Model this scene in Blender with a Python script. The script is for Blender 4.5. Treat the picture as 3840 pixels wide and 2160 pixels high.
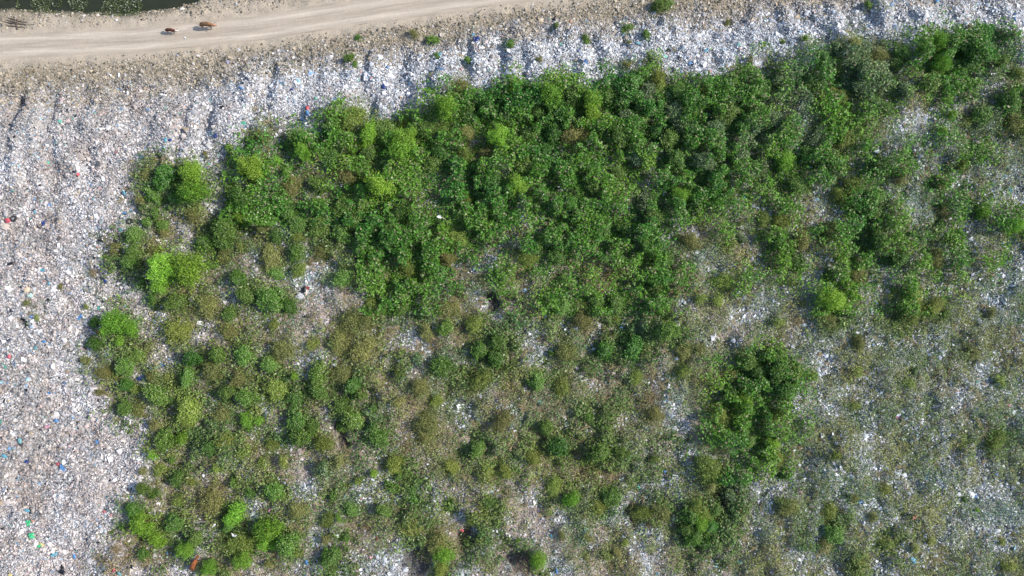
import bpy, math, random
import numpy as np
from mathutils import Vector

# ------------------------------------------------------------ camera, sky, sun, exposure
for o in list(bpy.data.objects):
    bpy.data.objects.remove(o)
S = bpy.context.scene
COL = S.collection
CAM_H = 89.6                      # drone height over the dirt road, metres
MPP = 0.035                       # metres on the road level per unit of the 3840-wide plan
cam = bpy.data.cameras.new("camera"); cam.lens = 24; cam.sensor_width = 36
cam.clip_start = 0.5; cam.clip_end = 3000
camo = bpy.data.objects.new("camera", cam); COL.objects.link(camo)
camo.location = (0, 0, CAM_H); camo.rotation_euler = (0, 0, 0)
S.camera = camo
ELEV, AZ = 37.0, 8.0              # sun height; azimuth measured from +X towards +Y
w = bpy.data.worlds.new("World"); S.world = w; w.use_nodes = True
nt = w.node_tree; nt.nodes.clear()
sky = nt.nodes.new("ShaderNodeTexSky"); sky.sky_type = 'NISHITA'; sky.sun_disc = False
sky.sun_elevation = math.radians(ELEV); sky.sun_rotation = math.radians(90 - AZ)
bg = nt.nodes.new("ShaderNodeBackground"); bg.inputs[1].default_value = 0.15
wo = nt.nodes.new("ShaderNodeOutputWorld")
nt.links.new(sky.outputs[0], bg.inputs[0]); nt.links.new(bg.outputs[0], wo.inputs[0])
sun = bpy.data.lights.new("sun", 'SUN'); sun.energy = 3.9; sun.angle = math.radians(0.53)
sun.color = (1.0, 0.95, 0.88)
suno = bpy.data.objects.new("sun", sun); COL.objects.link(suno)
e, a = math.radians(ELEV), math.radians(AZ)
suno.rotation_euler = Vector((-math.cos(e)*math.cos(a), -math.cos(e)*math.sin(a), -math.sin(e))).to_track_quat('-Z', 'Y').to_euler()
S.view_settings.view_transform = 'Standard'; S.view_settings.look = 'None'
S.view_settings.exposure = 0.27; S.view_settings.gamma = 1.0

R = np.random.default_rng(7)
random.seed(7)

# ------------------------------------------------------------ numpy noise
_NG = {}
def vnoise(x, y, seed):
    if seed not in _NG: _NG[seed] = np.random.default_rng(seed).random((256, 256))
    g = _NG[seed]
    xi = np.floor(x).astype(int); yi = np.floor(y).astype(int)
    fx = x - xi; fy = y - yi
    fx = fx*fx*(3-2*fx); fy = fy*fy*(3-2*fy)
    a = g[xi & 255, yi & 255]; b = g[(xi+1) & 255, yi & 255]
    c = g[xi & 255, (yi+1) & 255]; d = g[(xi+1) & 255, (yi+1) & 255]
    return (a*(1-fx)+b*fx)*(1-fy)+(c*(1-fx)+d*fx)*fy
def fbm(x, y, sc, seed, octs=3):
    s = 0; amp = 1; tot = 0
    for k in range(octs):
        s = s + amp*vnoise(x/sc*2**k+17.3*k, y/sc*2**k+9.1*k, seed+k); tot += amp; amp *= .55
    return s/tot
def sstep(a, b, x):
    t = np.clip((x-a)/(b-a), 0, 1); return t*t*(3-2*t)

# ------------------------------------------------------------ plan of the place (units of 0.035 m, origin top left)
VX = [-9000, -3000, 0, 400, 700, 960, 1500, 1920, 2400, 2900, 3000, 5000, 9000]
VY = [900, 420, 335, 312, 272, 222, 162, 100, 66, 16, 0, -150, -500]
RX = [-9000, -3000, 0, 500, 960, 1500, 1920, 3000, 9000]
RY = [700, 330, 176, 152, 106, 25, -34, -190, -900]
PX = [-600, -100, 0, 150, 370, 480, 600, 700, 765, 900]
PY = [-900, 14, 22, 32, 40, 46, 32, 14, -20, -900]
def plan(x, y): return x/MPP+1920, 1080-y/MPP
def height(x, y):
    X, Y = plan(x, y)
    Yw = Y + (fbm(x, y, 3.0, 11)-.5)*60
    d = (Yw-np.interp(X, VX, VY))*MPP
    lit = sstep(-1.2, 1.0, d)
    z = 3.2*sstep(-0.5, 10, d)
    z = z + lit*((fbm(x, y, 7, 21)-.5)*1.9 + (fbm(x, y, 1.6, 31)-.5)*.95)
    slope = sstep(0, 2, d)*(1-sstep(9, 16, d))*1.2
    z = z + slope*(vnoise(x/1.5, y/7, 41)-.5)*1.1
    road = np.abs(Y-np.interp(X, RX, RY))*MPP
    off = sstep(1.2, 2.6, road)
    z = z + (1-lit)*off*((fbm(x, y, 1.4, 51)-.5)*.35+.06)
    z = z - .9*burnt(x, y)
    dp = (np.interp(X, PX, PY)+(fbm(x, y, 1.5, 61)-.5)*26-Y)*MPP
    z = z - 1.5*sstep(-.9, 1.0, dp)
    return z
def burnt(x, y):
    X, Y = plan(x/.965, y/.965); s = 0
    Xw = X+(fbm(x, y, 1.1, 211)-.5)*60; Yw = Y+(fbm(x, y, 1.1, 221)-.5)*60
    for bx, by, rx_, ry_ in ((1745, 2030, 36, 60), (1560, 2105, 60, 55), (1960, 2110, 60, 50), (1290, 1610, 26, 60), (1420, 1120, 25, 25), (1850, 1130, 20, 40), (540, 1990, 40, 40), (2700, 1860, 30, 50), (2380, 1930, 30, 40), (80, 1210, 20, 20)):
        s = np.maximum(s, np.exp(-(((Xw-bx)/rx_)**2+((Yw-by)/ry_)**2)))
    return s
def earthy(x, y):
    """bare brown earth showing through between the plants"""
    X, Y = plan(x/.965, y/.965)
    m = sstep(650, 900, X)*sstep(3100, 2700, X)*sstep(650, 1050, Y)
    return m*sstep(.40, .56, fbm(x, y, 3.2, 231))
def proj(x, y, z):
    k = CAM_H/(CAM_H-z)
    return x*k/MPP+1920, 1080-y*k/MPP
def at(px, py):
    z = 0.
    for _ in range(5):
        k = (CAM_H-z)/CAM_H
        x = (px-1920)*MPP*k; y = (1080-py)*MPP*k
        z = float(height(np.array([x]), np.array([y]))[0])
    return x, y, z

# vegetation plan, one letter per 60 units (2.1 m):
# . bare litter  , scattered weeds  o olive herbs  y dry stalks  g green  G deep green  t grey green  b bright green
GRID = """
.........................................,............,.........
.........................,,.....................................
................,,...................................o....g.ggg.
................,,................................,tttoogGGGGGo,
.,,,,,,,..............................,ogo...,gottGgottogGGgGGo,
............................o..gg.gg.GGGGgGoggGGgooGgttooyGgt,yo
...........................gggGGGgggbbGGgGGggGGGtt,bbotgyog,yoog
....................ogo..ogggGGgggGgbbGgGGgGogGtgt,obgoo,,,oooog
................oogGgggbggggoyGggGGGGgyGGGgGttttgyogggo,,,gooooo
..............,gog,ogogGbbGgGgyggGGyGgGggyGggGoyggggog,,go,oggoo
........,ogbb,obbogo,ogogggGgGgoogGGgGggoGgGggGtggGgo,GGoyog,,o,
........,gobb,,bgo,ooggGgggoGGogbgGGggogoGggGGogggoy,ooo,og,o,,,
........ogobb,gg,googGgbgGogGgGG,gGgGgGooGGgGogoggo,oGGo,,oog,,,
........oggoo,gGgggGogGgGgyggggG,gGgtggGGGggooy,ooy,,Ggg,,og,yg,
.......,oyy,ogGgg,gGGgGGGGGggGggyygGggGgGg,oogoog,,Ggogogooo,oog
......og,oo,,ggoog,gGogGGgGgygo,ogGoGGgygGo,oo,ogo,ogGogog,go,oo
.....,,ggobbb,o,oog,oggGGggGyo,gogygoyggGgo,,oyogg,oggGoog,gog,,
,....,.,gobbbo,gg,,,,ooggGggyoo,ooo,gyoygGgo,yg,og,,go,,gyog,o,,
......,..,oogo,ggoo,,,,ggggyo,,googGggGgGgy,,,o,,,,bbooogg,oo,,o
..,..,,b..ggoo,ogg,,,,ogGgo,,yo,yygggGGgGgoo,o,,o,,bboogggoo,,,o
.....,gbb.gg,ogoo,o,googo,,yoogog,gooyGogGgoo,,,oy,ooo,ogo,ooooy
.....,gbgo,o,,gg,o,o,googy,yooyg,,goo,gGggo,,oogo,,,,o,oo,ooooyo
.....,,gg,,ggg,g,g,,googG,yo,oggo,,ogGGoy,ooo,oGgo,,oooo,oooo,oo
.....,go,oogggo,gg,gGgGoo,,oggogoggo,yyoy,oogoGGGg,,,oo,oooy,,,o
......,og,gGgoggggGgGgGoo,oooo,ooy,ooygoyyoo,gGGGg,o,,,o,,y,,,o,
.......gg,oggggg,,oy,ggo,yoo,oyyooyogygyy,,,ggGGog,,,o,oo,o,y,,o
.........,ogogygg,gg,gGgo,,oo,ooogoygGo,o,,,gogGogo,o,,ooo,oooo,
.........gGogGogoggg,,ogoyooogogogGgoggoogg,yGGggoooo,,ooo,ogogo
.........,oogogoog,,oog,g,,oogooooggoggoo,,,,ogggoo,o,,oooo,,,oo
.........,gGg,goog,,oog,gg,ooooggoo,yyogog,,ggg,goo,oo,,,o,,o,oo
........,ooy,o,ggg,,go,o,,g,,o,o,,ogog,o,,,gGGo,,,oo,o,oo,,o,,,o
.......,ggogoyg,,og,gog,gGg,g,go,,ogoog,og,ggGo,goo,o,oooooo,,,,
.......,ggogogGgg,oo,gyogogo,,g,,,,,oo,,go,Ggg,ooooog,,,ooo,,,,,
.......,yggg,gggggg,,g,o,ggyooog,,,,o,o,,oGgGgo,oog,ooogoo,,o,,,
......,yyogG,oggggo,ggo,,,,goGo,g,,,o,oy,,ogGo,oo,,oo,,go,oo,o,o
......,y,yy,,go,,o,,gg,,,,,go,,,,g,,,,oo,,,o,,ooo,o,,go,,oooo,oo
""".split()
LET = '.,oygGtb'
G8 = np.array([[LET.index(c) for c in (r+'.'*64)[:64]] for r in GRID])
def veg(px, py, x, y, jit=26):
    """letter index at plan position, its borders broken up by noise"""
    qx = px + (fbm(x, y, 2.2, 71)-.5)*150 + R.normal(0, jit, px.shape)
    qy = py + (fbm(x, y, 2.2, 81)-.5)*150 + R.normal(0, jit, px.shape)
    i = np.clip((qx/60).astype(int), 0, 63); j = np.clip((qy/60).astype(int), 0, G8.shape[0]-1)
    v = G8[j, i]
    # beyond the mapped area to the right / below the weeds go on
    out = (qx > 3900) | (qy > 2220)
    v = np.where(out & (qx > 700), np.where(fbm(x, y, 5, 91) > .5, 2, 1), v)
    v = np.where((qy < 0) | (qx < 0), 0, v)
    return v
def dump_d(x, y):
    X, Y = plan(x, y)
    return (Y-np.interp(X, VX, VY))*MPP
def pond_d(x, y):
    X, Y = plan(x, y)
    return (np.interp(X, PX, PY)-Y)*MPP

# ------------------------------------------------------------ materials
def mat(name, build):
    m = bpy.data.materials.new(name); m.use_nodes = True
    n = m.node_tree; n.nodes.clear()
    out = n.nodes.new('ShaderNodeOutputMaterial')
    sh = build(n)
    n.links.new(sh, out.inputs[0]); return m
def N(n, t, **kw):
    q = n.nodes.new(t)
    for k, v in kw.items():
        if k.startswith('i_'):
            q.inputs[int(k[2:]) if k[2:].isdigit() else k[2:]].default_value = v
        else: setattr(q, k, v)
    return q
def princ(n, col, rough=.7, bump=None, spec=.3):
    p = N(n, 'ShaderNodeBsdfPrincipled')
    if isinstance(col, tuple): p.inputs['Base Color'].default_value = (*col, 1)
    else: n.links.new(col, p.inputs['Base Color'])
    p.inputs['Roughness'].default_value = rough
    p.inputs['Specular IOR Level'].default_value = spec
    if bump: n.links.new(bump, p.inputs['Normal'])
    return p
def mixc(n, fac, a, b, mode='MIX'):
    m = N(n, 'ShaderNodeMix', data_type='RGBA', blend_type=mode)
    for s, v in ((0, fac), (6, a), (7, b)):
        if isinstance(v, (int, float)): m.inputs[s].default_value = v
        elif isinstance(v, tuple): m.inputs[s].default_value = (*v, 1)
        else: n.links.new(v, m.inputs[s])
    return m.outputs[2]

def flake_mat(rough, spec):
    def f(n):
        at_ = N(n, 'ShaderNodeAttribute', attribute_name='Col')
        tc = N(n, 'ShaderNodeTexCoord')
        no = N(n, 'ShaderNodeTexNoise', i_Scale=9.0, i_Detail=3.0); n.links.new(tc.outputs['Object'], no.inputs['Vector'])
        mr = N(n, 'ShaderNodeMapRange', i_1=.3, i_2=.7, i_3=.8, i_4=1.12); n.links.new(no.outputs[0], mr.inputs[0])
        c = mixc(n, 1.0, at_.outputs[0], mr.outputs[0], 'MULTIPLY')
        return princ(n, c, rough, None, spec).outputs[0]
    return f
M_LIT = mat('plastic_litter', flake_mat(.45, .45))
M_CLOD = mat('dry_clods', flake_mat(.95, .1))

def leaf_mat(rnd):
    def f(n):
        at_ = N(n, 'ShaderNodeAttribute', attribute_name='Col')
        c = at_.outputs[0]
        if rnd:
            oi = N(n, 'ShaderNodeObjectInfo')
            hs = N(n, 'ShaderNodeHueSaturation')
            m1 = N(n, 'ShaderNodeMapRange', i_3=.474, i_4=.503); n.links.new(oi.outputs['Random'], m1.inputs[0])
            m2 = N(n, 'ShaderNodeMath', operation='FRACT'); m3 = N(n, 'ShaderNodeMath', operation='MULTIPLY', i_1=7.31)
            n.links.new(oi.outputs['Random'], m3.inputs[0]); n.links.new(m3.outputs[0], m2.inputs[0])
            m4 = N(n, 'ShaderNodeMapRange', i_3=.8, i_4=1.2); n.links.new(m2.outputs[0], m4.inputs[0])
            n.links.new(m1.outputs[0], hs.inputs['Hue']); n.links.new(m4.outputs[0], hs.inputs['Value'])
            n.links.new(c, hs.inputs['Color']); c = hs.outputs[0]
        p = princ(n, c, .5, None, .35)
        t = N(n, 'ShaderNodeBsdfTranslucent'); n.links.new(c, t.inputs[0])
        mx = N(n, 'ShaderNodeMixShader', i_0=.25)
        n.links.new(p.outputs[0], mx.inputs[1]); n.links.new(t.outputs[0], mx.inputs[2])
        return mx.outputs[0]
    return f
M_LEAF = mat('leaves', leaf_mat(True))
M_WEED = mat('weed_leaves', leaf_mat(False))
def flat(name, col, rough=.6, var=.25, sc=6., spec=.3, bump=.0):
    def f(n):
        tc = N(n, 'ShaderNodeTexCoord')
        no = N(n, 'ShaderNodeTexNoise', i_Scale=sc, i_Detail=4.0); n.links.new(tc.outputs['Object'], no.inputs['Vector'])
        mr = N(n, 'ShaderNodeMapRange', i_1=.3, i_2=.7, i_3=1-var, i_4=1+var*.5); n.links.new(no.outputs[0], mr.inputs[0])
        c = mixc(n, 1.0, col, mr.outputs[0], 'MULTIPLY')
        b = None
        if bump:
            bu = N(n, 'ShaderNodeBump', i_Strength=bump, i_Distance=.05); n.links.new(no.outputs[0], bu.inputs['Height']); b = bu.outputs[0]
        return princ(n, c, rough, b, spec).outputs[0]
    return mat(name, f)
M_STEM = flat('woody_stem', (.16, .11, .07), .85)
M_STRAW = flat('dry_straw', (.42, .33, .19), .8)
M_SHADOW = flat('shadow_dark', (.13, .10, .085), .9)  # dark tone of the roadside shadow that is modelled as branches

def ground_mat(n):
    tc = N(n, 'ShaderNodeTexCoord'); P = tc.outputs['Object']
    at_ = N(n, 'ShaderNodeAttribute', attribute_name='Col')           # soil colour of the place
    li = N(n, 'ShaderNodeAttribute', attribute_name='lit')            # how much litter is trodden in
    n1 = N(n, 'ShaderNodeTexNoise', i_Scale=.9, i_Detail=8.0, i_Roughness=.65); n.links.new(P, n1.inputs['Vector'])
    mr = N(n, 'ShaderNodeMapRange', i_1=.3, i_2=.7, i_3=.78, i_4=1.15); n.links.new(n1.outputs[0], mr.inputs[0])
    soil = mixc(n, 1.0, at_.outputs[0], mr.outputs[0], 'MULTIPLY')
    wv = N(n, 'ShaderNodeTexNoise', i_Scale=3.0, i_Detail=2.0); n.links.new(P, wv.inputs['Vector'])
    mv = N(n, 'ShaderNodeVectorMath', operation='MULTIPLY_ADD'); mv.inputs[1].default_value = (.35,)*3
    n.links.new(wv.outputs[1], mv.inputs[0]); n.links.new(P, mv.inputs[2])
    vo = N(n, 'ShaderNodeTexVoronoi', i_Scale=5.0); n.links.new(mv.outputs[0], vo.inputs['Vector'])
    sep = N(n, 'ShaderNodeSeparateColor'); n.links.new(vo.outputs['Color'], sep.inputs[0])
    r = N(n, 'ShaderNodeValToRGB'); r.color_ramp.interpolation = 'CONSTANT'
    el = r.color_ramp.elements
    cs = [(0, (.08, .08, .085)), (.14, (.22, .21, .21)), (.3, (.36, .35, .35)), (.55, (.5, .5, .52)), (.74, (.62, .62, .63)),
          (.88, (.4, .33, .27)), (.93, (.12, .3, .5)), (.96, (.7, .7, .7))]
    el[0].position = 0; el[0].color = (*cs[0][1], 1); el[1].position = cs[1][0]; el[1].color = (*cs[1][1], 1)
    for p, c in cs[2:]:
        q = el.new(p); q.color = (*c, 1)
    n.links.new(sep.outputs[0], r.inputs[0])
    c = mixc(n, li.outputs[2], soil, r.outputs[0])
    n2 = N(n, 'ShaderNodeTexNoise', i_Scale=5.0, i_Detail=6.0, i_Roughness=.7); n.links.new(P, n2.inputs['Vector'])
    ad = N(n, 'ShaderNodeMath', operation='ADD'); n.links.new(n2.outputs[0], ad.inputs[0]); n.links.new(sep.outputs[1], ad.inputs[1])
    bu = N(n, 'ShaderNodeBump', i_Strength=.55, i_Distance=.12); n.links.new(ad.outputs[0], bu.inputs['Height'])
    return princ(n, c, .9, bu.outputs[0], .15).outputs[0]
M_GROUND = mat('dump_soil', ground_mat)

def road_mat(n):
    tc = N(n, 'ShaderNodeTexCoord'); uv = N(n, 'ShaderNodeUVMap'); uv.uv_map = 'uv'
    P = tc.outputs['Object']
    mp = N(n, 'ShaderNodeMapping'); mp.inputs['Scale'].default_value = (.07, 1.6, 1); n.links.new(uv.outputs[0], mp.inputs[0])
    st = N(n, 'ShaderNodeTexNoise', i_Scale=2.2, i_Detail=5.0, i_Roughness=.6); n.links.new(mp.outputs[0], st.inputs['Vector'])
    at_ = N(n, 'ShaderNodeAttribute', attribute_name='Col')
    mr = N(n, 'ShaderNodeMapRange', i_1=.3, i_2=.7, i_3=.74, i_4=1.12); n.links.new(st.outputs[0], mr.inputs[0])
    c = mixc(n, 1.0, at_.outputs[0], mr.outputs[0], 'MULTIPLY')
    n1 = N(n, 'ShaderNodeTexNoise', i_Scale=2.5, i_Detail=8.0, i_Roughness=.7); n.links.new(P, n1.inputs['Vector'])
    mr2 = N(n, 'ShaderNodeMapRange', i_1=.25, i_2=.75, i_3=.88, i_4=1.08); n.links.new(n1.outputs[0], mr2.inputs[0])
    c = mixc(n, 1.0, c, mr2.outputs[0], 'MULTIPLY')
    bu = N(n, 'ShaderNodeBump', i_Strength=.3, i_Distance=.05); n.links.new(n1.outputs[0], bu.inputs['Height'])
    return princ(n, c, .95, bu.outputs[0], .1).outputs[0]
M_ROAD = mat('packed_dirt', road_mat)
def water_mat(n):
    tc = N(n, 'ShaderNodeTexCoord')
    n1 = N(n, 'ShaderNodeTexNoise', i_Scale=.8, i_Detail=6.0); n.links.new(tc.outputs['Object'], n1.inputs['Vector'])
    c = mixc(n, n1.outputs[0], (.02, .025, .012), (.045, .05, .03))
    return princ(n, c, .25, None, .4).outputs[0]
M_WATER = mat('murky_water', water_mat)

# ------------------------------------------------------------ mesh helpers
def mk(name, V, F, m, col=None, smooth=False, fattr=None):
    me = bpy.data.meshes.new(name)
    V = np.asarray(V, np.float32); F = np.asarray(F, np.int32); k = F.shape[1]
    me.vertices.add(len(V)); me.vertices.foreach_set('co', V.ravel())
    me.loops.add(F.size); me.loops.foreach_set('vertex_index', F.ravel())
    me.polygons.add(len(F)); me.polygons.foreach_set('loop_start', np.arange(0, F.size, k, dtype=np.int32))
    if smooth: me.polygons.foreach_set('use_smooth', np.ones(len(F), bool))
    me.update(calc_edges=True)
    if col is not None:
        dom = 'FACE' if len(col) == len(F) else 'POINT'
        at_ = me.attributes.new('Col', 'FLOAT_COLOR', dom)
        c4 = np.ones((len(col), 4), np.float32); c4[:, :3] = col
        at_.data.foreach_set('color', c4.ravel())
    if fattr is not None:
        at_ = me.attributes.new('lit', 'FLOAT', 'POINT'); at_.data.foreach_set('value', np.asarray(fattr, np.float32))
    me.materials.append(m)
    return me
def link(name, me, parent=None):
    o = bpy.data.objects.new(name, me); COL.objects.link(o)
    if parent: o.parent = parent
    return o
def tag(o, label, cat, group=None, kind=None):
    if label: o['label'] = label
    if cat: o['category'] = cat
    if group: o['group'] = group
    if kind: o['kind'] = kind
    return o
def rdir(n, up=0.):
    v = R.normal(size=(n, 3)); v /= np.linalg.norm(v, axis=1)[:, None]
    v[:, 2] = np.abs(v[:, 2])+up; v /= np.linalg.norm(v, axis=1)[:, None]
    return v
def frames(nrm):
    n = len(nrm)
    t = R.normal(size=(n, 3)); t -= nrm*np.sum(t*nrm, 1)[:, None]; t /= np.linalg.norm(t, axis=1)[:, None]
    return t, np.cross(nrm, t)
def flakes(P, size, asp=.6, up=1.0, crumple=.25):
    """crumpled four-sided scraps: one raised middle point, four ragged corners"""
    n = len(P); nr = rdir(n, up); t, b = frames(nr)
    s = size[:, None]; ar = (asp+(1-asp)*R.random(n))[:, None]
    V = np.empty((n, 5, 3)); V[:, 0] = P + nr*s*crumple
    for k, (cx, cy) in enumerate(((-1, -1), (1, -1), (1, 1), (-1, 1))):
        jx = cx*(.6+.6*R.random(n))[:, None]; jy = cy*(.6+.6*R.random(n))[:, None]
        V[:, k+1] = P + t*s*.5*jx + b*s*.5*ar*jy + nr*s*(R.random(n)[:, None]-.6)*crumple
    base = (np.arange(n)*5)[:, None]
    F = np.concatenate([base+np.array([[0, i+1, (i+1) % 4+1]]) for i in range(4)], 1).reshape(-1, 3)
    return V.reshape(-1, 3), F
def leaves(P, size, asp=.5, up=.6, nr=None):
    """pointed leaf blades, a folded pair of triangles each kept as one quad"""
    n = len(P)
    if nr is None: nr = rdir(n, up)
    t, b = frames(nr); s = size[:, None]
    V = np.empty((n, 4, 3))
    V[:, 0] = P - t*s*.5; V[:, 1] = P + b*s*.5*asp + nr*s*.08; V[:, 2] = P + t*s*.5 - nr*s*.06; V[:, 3] = P - b*s*.5*asp + nr*s*.08
    F = (np.arange(n)*4)[:, None]+np.arange(4)[None]
    return V.reshape(-1, 3), F
def tube(pts, rad, seg=5):
    pts = [Vector(p) for p in pts]; V = []; F = []
    for i, p in enumerate(pts):
        d = (pts[min(i+1, len(pts)-1)]-pts[max(i-1, 0)]).normalized()
        u = d.orthogonal().normalized(); v = d.cross(u)
        for k in range(seg):
            an = 2*math.pi*k/seg; V.append(p+(u*math.cos(an)+v*math.sin(an))*rad[i])
    for i in range(len(pts)-1):
        for k in range(seg):
            a0 = i*seg+k; b0 = i*seg+(k+1) % seg; F.append((a0, b0, b0+seg, a0+seg))
    return V, F
def joinq(parts):
    V = []; F = []
    for v, f in parts:
        o = len(V); V += [tuple(q) for q in v]; F += [tuple(i+o for i in q) for q in f]
    return V, F

# ------------------------------------------------------------ ground
fx = np.arange(-84, 84.01, .21); fy = np.arange(-56, 56.01, .21)
ox = np.array([90, 100, 115, 140, 180, 240, 340, 500, 800.])
gx = np.concatenate([-ox[::-1], fx, ox]); gy = np.concatenate([-(ox[::-1]-25), fy, ox-25])
GX, GY = np.meshgrid(gx, gy); x = GX.ravel(); y = GY.ravel()
z = height(x, y)
nx = len(gx); idx = np.arange(len(x)).reshape(GX.shape)
F = np.stack([idx[:-1, :-1], idx[:-1, 1:], idx[1:, 1:], idx[1:, :-1]], -1).reshape(-1, 4)
px, py = proj(x, y, z)
d = dump_d(x, y) + (fbm(x, y, 2.5, 101)-.5)*3
lit = sstep(-.8, 1.0, d)
dirt = np.array([.52, .44, .34]); rubble = np.array([.31, .26, .18]); soil = np.array([.34, .31, .285]); brown = np.array([.15, .115, .08])
patch = np.maximum(sstep(.42, .62, fbm(x, y, 2.2, 111)), 1.3*sstep(-3.6, -1.2, d)*sstep(.35, .55, fbm(x, y, 1.1, 261)))[:, None]
rd = np.abs(plan(x, y)[1]-np.interp(plan(x, y)[0], RX, RY))*MPP
col = dirt*(1-patch*.7*sstep(1.5, 4, rd)[:, None]) + rubble*patch*.7*sstep(1.5, 4, rd)[:, None]
col = col*(1-lit[:, None]) + soil*lit[:, None]
v = veg(px, py, x, y, 10)
vb = np.isin(v, [2, 3, 4, 5, 6, 7]).astype(float)[:, None]*lit[:, None]*np.where((px > 2500) & (v < 4), .35, 1)[:, None]
col = col*(1-vb*.7) + brown*vb*.7
er = earthy(x, y)[:, None]*lit[:, None]; col = col*(1-er*.8)+np.array([.37, .275, .21])*er*.8
bn = sstep(.2, .6, burnt(x, y))[:, None]; col = col*(1-bn*.8)+np.array([.045, .035, .03])*bn*.8
bank = sstep(-1.2, .1, pond_d(x, y))[:, None]
col = col*(1-bank) + np.array([.12, .11, .075])*bank
litm = lit*(1-.8*bn[:, 0])*(1-.75*er[:, 0])*(.75-.6*vb[:, 0])*(.55+.45*sstep(.35, .6, fbm(x, y, 3, 121)))
me = mk('ground', np.stack([x, y, z], 1), F, M_GROUND, col, True, litm)
tag(link('ground', me), None, None, kind='structure')

# dirt road: a strip that follows its own line, ruts worn into it
us = np.arange(-160, 260, .5); nv = 21
rxm = (np.array(RX)-1920)*MPP; rym = (1080-np.array(RY))*MPP
rv, rc, ruv = [], [], []
hw = 1.75
for u in us:
    yc = np.interp(u, rxm, rym); yc2 = np.interp(u+.8, rxm, rym); tv = np.array([.8, yc2-yc]); tv /= np.linalg.norm(tv); nn = np.array([-tv[1], tv[0]])
    for k in range(nv):
        s = (k/(nv-1)*2-1); wob = (float(vnoise(np.array([u/2.2]), np.array([k//11*5.]), 131)[0])-.5)*.7 if k in (0, nv-1) else 0
        q = np.array([u, yc])+nn*(s*hw+wob)
        rut = math.exp(-((abs(s)-.52)/.2)**2)
        edge = 1-sstep(.75, 1.0, np.array([abs(s)]))[0]
        zz = float(height(np.array([q[0]]), np.array([q[1]]))[0])
        rv.append((q[0], q[1], zz+.035-.02*rut if abs(s) < .98 else zz-.03))
        c = np.array([.50, .42, .33])*(1-rut)+np.array([.64, .55, .44])*rut
        rc.append(dirt*(1-edge)+c*edge); ruv.append((u, s*hw))
F = [(i*nv+k, (i+1)*nv+k, (i+1)*nv+k+1, i*nv+k+1) for i in range(len(us)-1) for k in range(nv-1)]
me = mk('dirt_road', rv, [f[::-1] for f in F], M_ROAD, np.array(rc), True)
uvl = me.uv_layers.new(name='uv'); li_ = np.empty(len(me.loops), np.int32); me.loops.foreach_get('vertex_index', li_)
uvl.data.foreach_set('uv', np.array(ruv, np.float32)[li_].ravel())
tag(link('dirt_road', me), None, None, kind='structure')
# pond water behind the bank
X0, X1 = (-600-1920)*MPP, (900-1920)*MPP
me = mk('pond_water', [(X0, 36.2, -.72), (X1, 36.2, -.72), (X1, 90, -.72), (X0, 90, -.72)], [(0, 1, 2, 3)], M_WATER)
tag(link('pond_water', me), None, None, kind='structure')

# ------------------------------------------------------------ litter (nobody could count it)
def scatter(n, x0=-80, x1=80, y0=-52, y1=52):
    return R.uniform(x0, x1, n), R.uniform(y0, y1, n)
x, y = scatter(1450000)
z = height(x, y); px, py = proj(x, y, z)
d = dump_d(x, y)+(fbm(x, y, 2.5, 101)-.5)*3.0
v = veg(px, py, x, y, 18)
keep = R.random(len(x)) < sstep(-.8, np.where(px < 1200, 4.5, 2.0), d)*np.where(v >= 4, .12, np.where(v >= 2, np.where(px > 2450, .62, .4), np.where((v == 1) & (px > 1500), .75, 1.0)))*(1-.6*earthy(x, y))*(1-.45*sstep(.2, .6, burnt(x, y)))
x, y, z, px, py, v, d = (q[keep] for q in (x, y, z, px, py, v, d))
n = len(x)
size = np.clip(np.where(R.random(n) < .006, R.lognormal(-.75, .3, n), R.lognormal(-2.2, .5, n)), .05, .95)
V, F = flakes(np.stack([x, y, z+.03+.1*R.random(n)], 1), size, .5, .9, .3)
# palette
warm = sstep(1150, 500, px)*sstep(200, 800, py+px*.2)
brownish = sstep(1150, 500, px)*sstep(640, 430, py)*(.55+.6*fbm(x, y, 2.5, 251))
brownish = np.maximum(brownish, .8*sstep(.52, .7, fbm(x, y, 6, 141))*sstep(1900, 900, px))
brownish = np.maximum(brownish, 1.1*sstep(3.0, .0, d))
base = np.array([.83, .86, .905])[None]*(1-warm[:, None]) + np.array([.82, .775, .76])[None]*warm[:, None]
base = base*(1-.62*brownish[:, None]) + np.array([.44, .37, .30])[None]*.62*brownish[:, None]
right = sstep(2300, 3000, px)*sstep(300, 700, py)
base = base*(1-.12*right[:, None]*np.array([1.1, 1.0, .8]))  # greyer to the right: weed shade partly painted into the litter colour
u = R.random(n)
val = np.where(u < .09, .18+.2*R.random(n), np.where(u < .42, .55+.3*R.random(n), .82+.33*R.random(n)))
val *= .62+.74*fbm(x, y, 1.5, 151)
hu = sstep(.45, .65, fbm(x, y, 2.1, 241))[:, None]*sstep(1500, 700, px)[:, None]; base = base*(1-hu*np.array([[.02, .09, .14]]))
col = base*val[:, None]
def paint(mask, c, var=.3):
    k = mask.sum()
    if k: col[mask] = np.array(c)[None]*(1-var+2*var*R.random(k))[:, None]
u2 = R.random(n)
blue = .006+.16*sstep(.66, .8, fbm(x, y, 1.1, 161))
paint(u2 < blue, (.20, .34, .52), .5)
paint((u2 > .5) & (u2 < .5+blue*.5), (.30, .50, .58), .4)
paint((u2 > .7) & (u2 < .703), (.10, .42, .30))
paint((u2 > .72) & (u2 < .723), (.42, .2, .18))
paint((u2 > .74) & (u2 < .762), (.60, .44, .42))
paint((u2 > .78) & (u2 < .82), (.42, .33, .23))
paint((u2 > .84) & (u2 < .88), (.85, .85, .85), .1)
paint((u2 > .9) & (u2 < .94), (.035, .035, .045), .5)
col *= (1-.8*sstep(.15, .6, burnt(x, y)))[:, None]
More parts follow.
